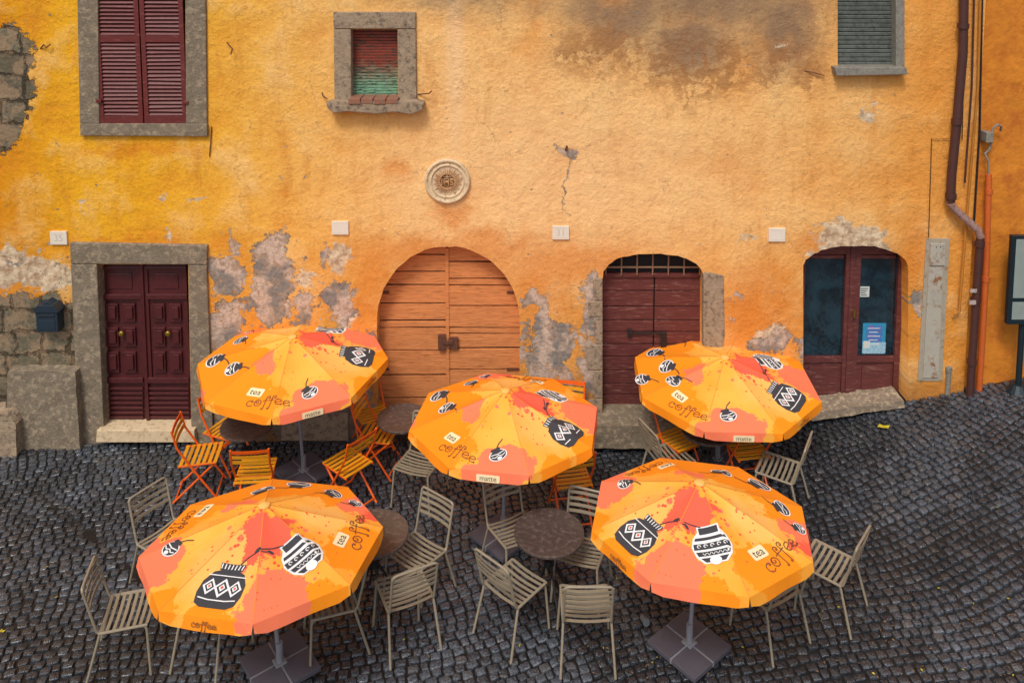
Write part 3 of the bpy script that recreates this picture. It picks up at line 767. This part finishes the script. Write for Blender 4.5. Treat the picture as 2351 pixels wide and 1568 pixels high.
def umbrella(base,rim,wpx,rot,prot,Hh=.30,tilt=6,brot=45,extra=(),pole_r=.02,lean=.06):
    B=ong(*base); rt=empty('patio_umbrella'); rt.location=B
    C=aty(rim[0],rim[1],B.y+lean)
    dep=(C-CAM).dot(Vector((0,math.cos(PITCH),-math.sin(PITCH))))
    R=wpx/2*dep/F/1.0
    n=Vector((0,math.sin(rad(tilt)),math.cos(rad(tilt)))); xa=Vector((1,0,0)); ya=n.cross(xa).normalized(); xa=ya.cross(n).normalized()
    MC=Matrix(((xa.x,ya.x,n.x,C.x-B.x),(xa.y,ya.y,n.y,C.y-B.y),(xa.z,ya.z,n.z,C.z-B.z),(0,0,0,1)))
    rot=rad(rot); prot=rad(prot); ci=math.cos(rad(22.5))
    def hz(x,y):
        r=math.hypot(x,y); th=(math.atan2(y,x)-rot)%rad(45)-rad(22.5); d=r*math.cos(th)/(R*ci)
        return Hh*(1-d)-.022*math.sin(min(1,d)*math.pi)*math.cos(th*4)
    NR,NA=14,6; vs=[];fs=[]
    for j in range(NR+1):
        for k in range(8*NA):
            kk=k//NA; u=(k%NA)/NA
            a0=rot+rad(45)*kk; a1=a0+rad(45)
            x=((1-u)*math.cos(a0)+u*math.cos(a1))*R*j/NR; y=((1-u)*math.sin(a0)+u*math.sin(a1))*R*j/NR
            vs.append((x,y,hz(x,y) if j else Hh))
    nn=8*NA
    for j in range(NR):
        for k in range(nn): fs.append((j*nn+k,j*nn+(k+1)%nn,(j+1)*nn+(k+1)%nn,(j+1)*nn+k))
    vh=.098; mis=[0]*len(fs)
    for kk in range(8):
        a0=rot+rad(45)*kk; a1=a0+rad(45); b0=len(vs)
        for i in range(9):
            u=i/8; x=((1-u)*math.cos(a0)+u*math.cos(a1))*R; y=((1-u)*math.sin(a0)+u*math.sin(a1))*R
            z=hz(x,y); ub=.015+.97*u; wv=1.012+.006*math.sin(u*9+kk*2)
            xb=((1-ub)*math.cos(a0)+ub*math.cos(a1))*R*wv; yb=((1-ub)*math.sin(a0)+ub*math.sin(a1))*R*wv
            v=vh*(.72 if i in(0,8) else 1)
            vs.append((x,y,z)); vs.append((xb,yb,z-v))
        for i in range(8): fs.append((b0+2*i,b0+2*i+1,b0+2*i+3,b0+2*i+2)); mis.append(0)
        b0=len(vs); pa=Vector((-math.sin(a0),math.cos(a0)))*.003
        for i in range(15):
            r=.04+(R-.04)*i/14
            for sg in(-1,1):
                x=math.cos(a0)*r+pa.x*sg; y=math.sin(a0)*r+pa.y*sg; vs.append((x,y,hz(x,y)+.0025))
        for i in range(14): fs.append((b0+2*i,b0+2*i+1,b0+2*i+3,b0+2*i+2)); mis.append(1)
    me=bpy.data.meshes.new('canopy'); me.from_pydata(vs,[],fs); me.materials.append(M_CAN); me.materials.append(M_SEAM); me.polygons.foreach_set('material_index',mis)
    ul=me.uv_layers.new(name='print'); cp,sp=math.cos(-prot),math.sin(-prot)
    for l in me.loops:
        x,y,z=me.vertices[l.vertex_index].co; e=1+ (max(0,-z)*.9)
        x=x/R*e;y=y/R*e; ul.data[l.index].uv=(x*cp-y*sp,x*sp+y*cp)
    o=bpy.data.objects.new('canopy',me); sc.collection.objects.link(o); o.parent=rt; o.matrix_local=MC
    d=MB(); cp,sp=math.cos(prot),math.sin(prot)
    def pm(a,r,s,rt_=0):
        a=rad(a); o=Vector((r*math.cos(a),r*math.sin(a))); up=-o.normalized(); ri=Vector((up.y,-up.x))
        c,q=math.cos(rad(rt_)),math.sin(rad(rt_)); ri2=ri*c+up*q; up2=up*c-ri*q
        def f(x,y,lift):
            p=(o+(ri2*x+up2*y)*s)*R; X=p.x*cp-p.y*sp; Y=p.x*sp+p.y*cp
            return (X,Y,hz(X,Y)+.005+lift*.0015)
        return f
    def poly(f,pts,mi,lift,s):
        vs,fs=subdiv(pts,.035/(s*R)); d.add([f(x,y,lift) for x,y in vs],fs,mi)
    def strip(f,pts,w,mi,lift):
        vs,fs=ribbon(pts,w); d.add([f(x,y,lift) for x,y in vs],fs,mi)
    def tx(f,T,s,mi,lift,dx=0,dy=0):
        d.add([f(x*s+dx,y*s+dy,lift) for x,y,z in T[0]],T[1],mi)
    def rr(x0,y0,x1,y1,c): 
        return [(x0+c,y0),(x1-c,y0),(x1,y0+c),(x1,y1-c),(x1-c,y1),(x0+c,y1),(x0,y1-c),(x0,y0+c)]
    def bigpot(a,r,s,rt_=0):
        f=pm(a,r,s,rt_)
        poly(f,[(-.46,-.42),(-.3,-.5),(.3,-.5),(.46,-.42),(.52,-.2),(.5,.05),(.36,.28),(.22,.34),(-.22,.34),(-.36,.28),(-.5,.05),(-.52,-.2)],0,0,s)
        poly(f,[(-.26,.34),(.26,.34),(.3,.5),(-.3,.5)],0,.3,s)
        for k in range(7): x=-.24+k*.08; strip(f,[(x,.37),(x*1.08,.48)],.025,1,1.5)
        strip(f,[(-.44,.2),(.44,.2)],.02,1,1); 
        for k in(-1,0,1):
            cx=k*.3; q=.19 if k==0 else .16
            poly(f,[(cx-q,-.05),(cx,-.05-q*1.15),(cx+q,-.05),(cx,-.05+q*1.15)],1,1,s)
            poly(f,[(cx-q*.68,-.05),(cx,-.05-q*.78),(cx+q*.68,-.05),(cx,-.05+q*.78)],0,2,s)
            poly(f,[(cx-q*.4,-.05),(cx,-.05-q*.46),(cx+q*.4,-.05),(cx,-.05+q*.46)],1,3,s)
            poly(f,[(cx-q*.2,-.05),(cx,-.05-q*.24),(cx+q*.2,-.05),(cx,-.05+q*.24)],2,4,s)
        strip(f,[(-.44,-.3),(-.2,-.33),(.2,-.33),(.44,-.3)],.025,1,1)
        strip(f,[(.15,.5),(.25,.66),(.42,.8),(.62,.88)],.03,0,1); poly(f,ell(.68,.9,.08,.035,10),0,1.5,s)
    def whitepot(a,r,s,rt_=0):
        f=pm(a,r,s,rt_)
        poly(f,[(-.3,-.48),(.3,-.48),(.48,-.3),(.55,-.02),(.46,.22),(.3,.38),(.3,.52),(-.3,.52),(-.3,.38),(-.46,.22),(-.55,-.02),(-.48,-.3)],1,0,s)
        poly(f,[(-.26,.3),(.26,.3),(.26,.48),(-.26,.48)],0,1,s)
        poly(f,[(-.4,.22),(.4,.22),(.44,.14),(-.44,.14)],0,1,s)
        poly(f,[(-.49,.06),(.49,.06),(.5,-.1),(-.5,-.1)],0,1,s)
        poly(f,[(-.47,-.16),(.47,-.16),(.42,-.28),(-.42,-.28)],0,1,s)
        poly(f,[(-.38,-.33),(.38,-.33),(.26,-.45),(-.26,-.45)],0,1,s)
        poly(f,ell(0,-.42,.16,.12,14),1,2,s)
        for k in range(5):
            x=-.36+k*.18; strip(f,arc(x,-.02,.06,0,300,8,.02),.022,1,2)
        for k in range(6): x=-.3+k*.12; strip(f,[(x,-.2),(x+.05,-.26),(x+.1,-.2)],.018,1,2)
        strip(f,[(-.18,.5),(-.45,.6),(-.72,.74)],.03,0,1); poly(f,ell(-.78,.78,.09,.05,10),0,1.5,s)
    def smallpot(a,r,s,rt_=0,k=0):
        f=pm(a,r,s,rt_)
        poly(f,ell(0,0,.5,.36,18),1,0,s); poly(f,ell(0,0,.44,.31,18),0,1,s)
        poly(f,rr(-.26,.28,.26,.44,.03),0,1.5,s)
        strip(f,[(-.38,.1),(0,.04),(.38,.1)],.05,1,2.5); strip(f,[(-.38,-.04),(-.2,-.12),(0,-.04),(.2,-.12),(.38,-.04)],.05,1,2.5)
        if k: poly(f,ell(0,-.22,.14,.09,10),1,2.6,s)
        strip(f,[(.1,.42),(.3,.62),(.62,.8)],.05,0,1)
    def cofftea(a,r,s=.088):
        f=pm(a,r,s)
        for st in COF: strip(f,st,.10,4,0)
        f=pm(a-14,r-.12,.1)
        poly(f,rr(-.82,-.5,.82,.5,.12),3,0,.1); tx(f,TEA,.95,0,1.3,0,.0)
    bigpot(-100,.68,.35); whitepot(-42,.55,.31,4)
    cofftea(6,.80); cofftea(168,.82,.08)
    smallpot(38,.86,.14,20,1); smallpot(53,.76,.18,10); smallpot(84,.82,.24,0); smallpot(108,.62,.22,-15,1); smallpot(197,.74,.18,30,1)
    for e in extra: smallpot(*e)
    def val(angp,kind):
        kk=int(((math.degrees(prot)+angp-math.degrees(rot))%360)//45)
        a0=rot+rad(45)*kk; a1=a0+rad(45)
        p=Vector((math.cos(a0)+math.cos(a1),math.sin(a0)+math.sin(a1),0))*.5*R*1.012
        ou=p.normalized(); ri=Vector((-ou.y,ou.x,0)); z=hz(p.x*.999,p.y*.999)-.052
        def f(x,y,l,s): q=p+ri*x*s+ou*(.008+.0012*l)+ou*(-y*s*.06); return (q.x,q.y,z+y*s)
        if kind=='matte':
            d.add([f(x,y,0,.07) for x,y in rr(-1.6,-.5,1.6,.5,.12)],[tuple(range(8))],3)
            d.add([f(x*1.0,y*1.0-.02,1,.07) for x,y,_ in MAT[0]],MAT[1],0)
        else:
            for st in COF:
                vs,fs=ribbon(st,.13); d.add([f(x,y,0,.038) for x,y in vs],fs,4)
    val(28,'matte'); val(-100,'coffee'); val(190,'matte'); val(100,'coffee')
    me=bpy.data.meshes.new('printed_motifs'); me.from_pydata([tuple(v) for v in d.v],[],d.f)
    for mt in(M_DK,M_WT,M_RD,M_CR,M_BR): me.materials.append(mt)
    me.polygons.foreach_set('material_index',d.m); me.update()
    o=bpy.data.objects.new('printed_motifs',me); sc.collection.objects.link(o); o.parent=rt; o.matrix_local=MC
    m=MB(); top=MC@Vector((0,0,Hh-.02))
    m.tube([(0,0,.0),tuple(top)],pole_r,14,0)
    m.lathe([(.05,.0),(.045,.012),(.02,.022)],20,1,MC@Matrix.Translation((0,0,Hh-.012)))
    pd=top.normalized(); hub=top-pd*(Hh+.1)
    m.tube([tuple(hub-pd*.04),tuple(hub+pd*.04)],.035,12,0)
    for k in range(8):
        a=rot+rad(45)*k; e=Vector((math.cos(a)*R*.985,math.sin(a)*R*.985,.0))
        m.tube([tuple(MC@Vector((0,0,Hh-.03))),tuple(MC@(e+Vector((0,0,-.012))))],.008,6,0)
        md=Vector((e.x*.5,e.y*.5,Hh*.5-.02)); m.tube([tuple(hub),tuple(MC@md)],.006,6,0)
    mo=m.make('pole_and_ribs',[M_POLE,M_FIN],None,0,True); mo.parent=rt
    m=MB(); Mb=Matrix.Rotation(rad(brot),4,'Z'); s=.262; g_=.012
    for ix in(0,1):
        for iy in(0,1):
            x0=g_ if ix else -s; x1=s if ix else -g_; y0=g_ if iy else -s; y1=s if iy else -g_
            m.box(x0,x1,y0,y1,.012,.055,0,Mb)
    m.box(-s,s,-g_*.8,g_*.8,.01,.052,1,Mb); m.box(-g_*.8,g_*.8,-s,s,.009,.051,1,Mb)
    m.tube([(0,0,.04),(0,0,.24)],.03,14,1); m.box(-.05,.05,-.05,.05,.048,.066,1,Mb)
    mo=m.make('slab_base',[M_SLAB,M_POLE],None,.004); mo.parent=rt
umbrella((698,1088),(674,829),432,3,100,.31,tilt=-2)
umbrella((1156,1235),(1161,961),442,13,68,.31,tilt=2)
umbrella((1648,1062),(1663,869),422,20,62,.28,tilt=-3,extra=((135,.62,.2,0,1),(120,.9,.2,0,1)))
umbrella((643,1532),(607,1243),540,12,0,.32,brot=38,tilt=6)
umbrella((1583,1488),(1606,1190),510,10,-50,.33,brot=40,tilt=4)

# ---------------------------------------------------------------- light
w=bpy.data.worlds.new("World"); sc.world=w; w.use_nodes=True; nt=w.node_tree
sky=nt.nodes.new('ShaderNodeTexSky'); sky.sky_type='NISHITA'; sky.sun_disc=False
sd=Vector((-.25,-.62,.95)).normalized()
sky.sun_elevation=math.asin(sd.z); sky.sun_rotation=math.atan2(sd.x,sd.y)
sky.air_density=1.0; sky.dust_density=3.0; sky.ozone_density=1.0
hs=nt.nodes.new('ShaderNodeHueSaturation'); hs.inputs['Saturation'].default_value=.6
nt.links.new(sky.outputs[0],hs.inputs['Color']); nt.links.new(hs.outputs[0],nt.nodes['Background'].inputs[0]); nt.nodes['Background'].inputs[1].default_value=.145
sl=bpy.data.lights.new('sun','SUN'); sl.energy=1.85; sl.angle=rad(14); sl.color=(1,.96,.9)
so=bpy.data.objects.new('sun',sl); sc.collection.objects.link(so); so.rotation_euler=(-sd).to_track_quat('-Z','Y').to_euler()
sc.view_settings.view_transform='Standard'; sc.view_settings.look='None'; sc.view_settings.exposure=0
print('OBJS',len(bpy.data.objects))
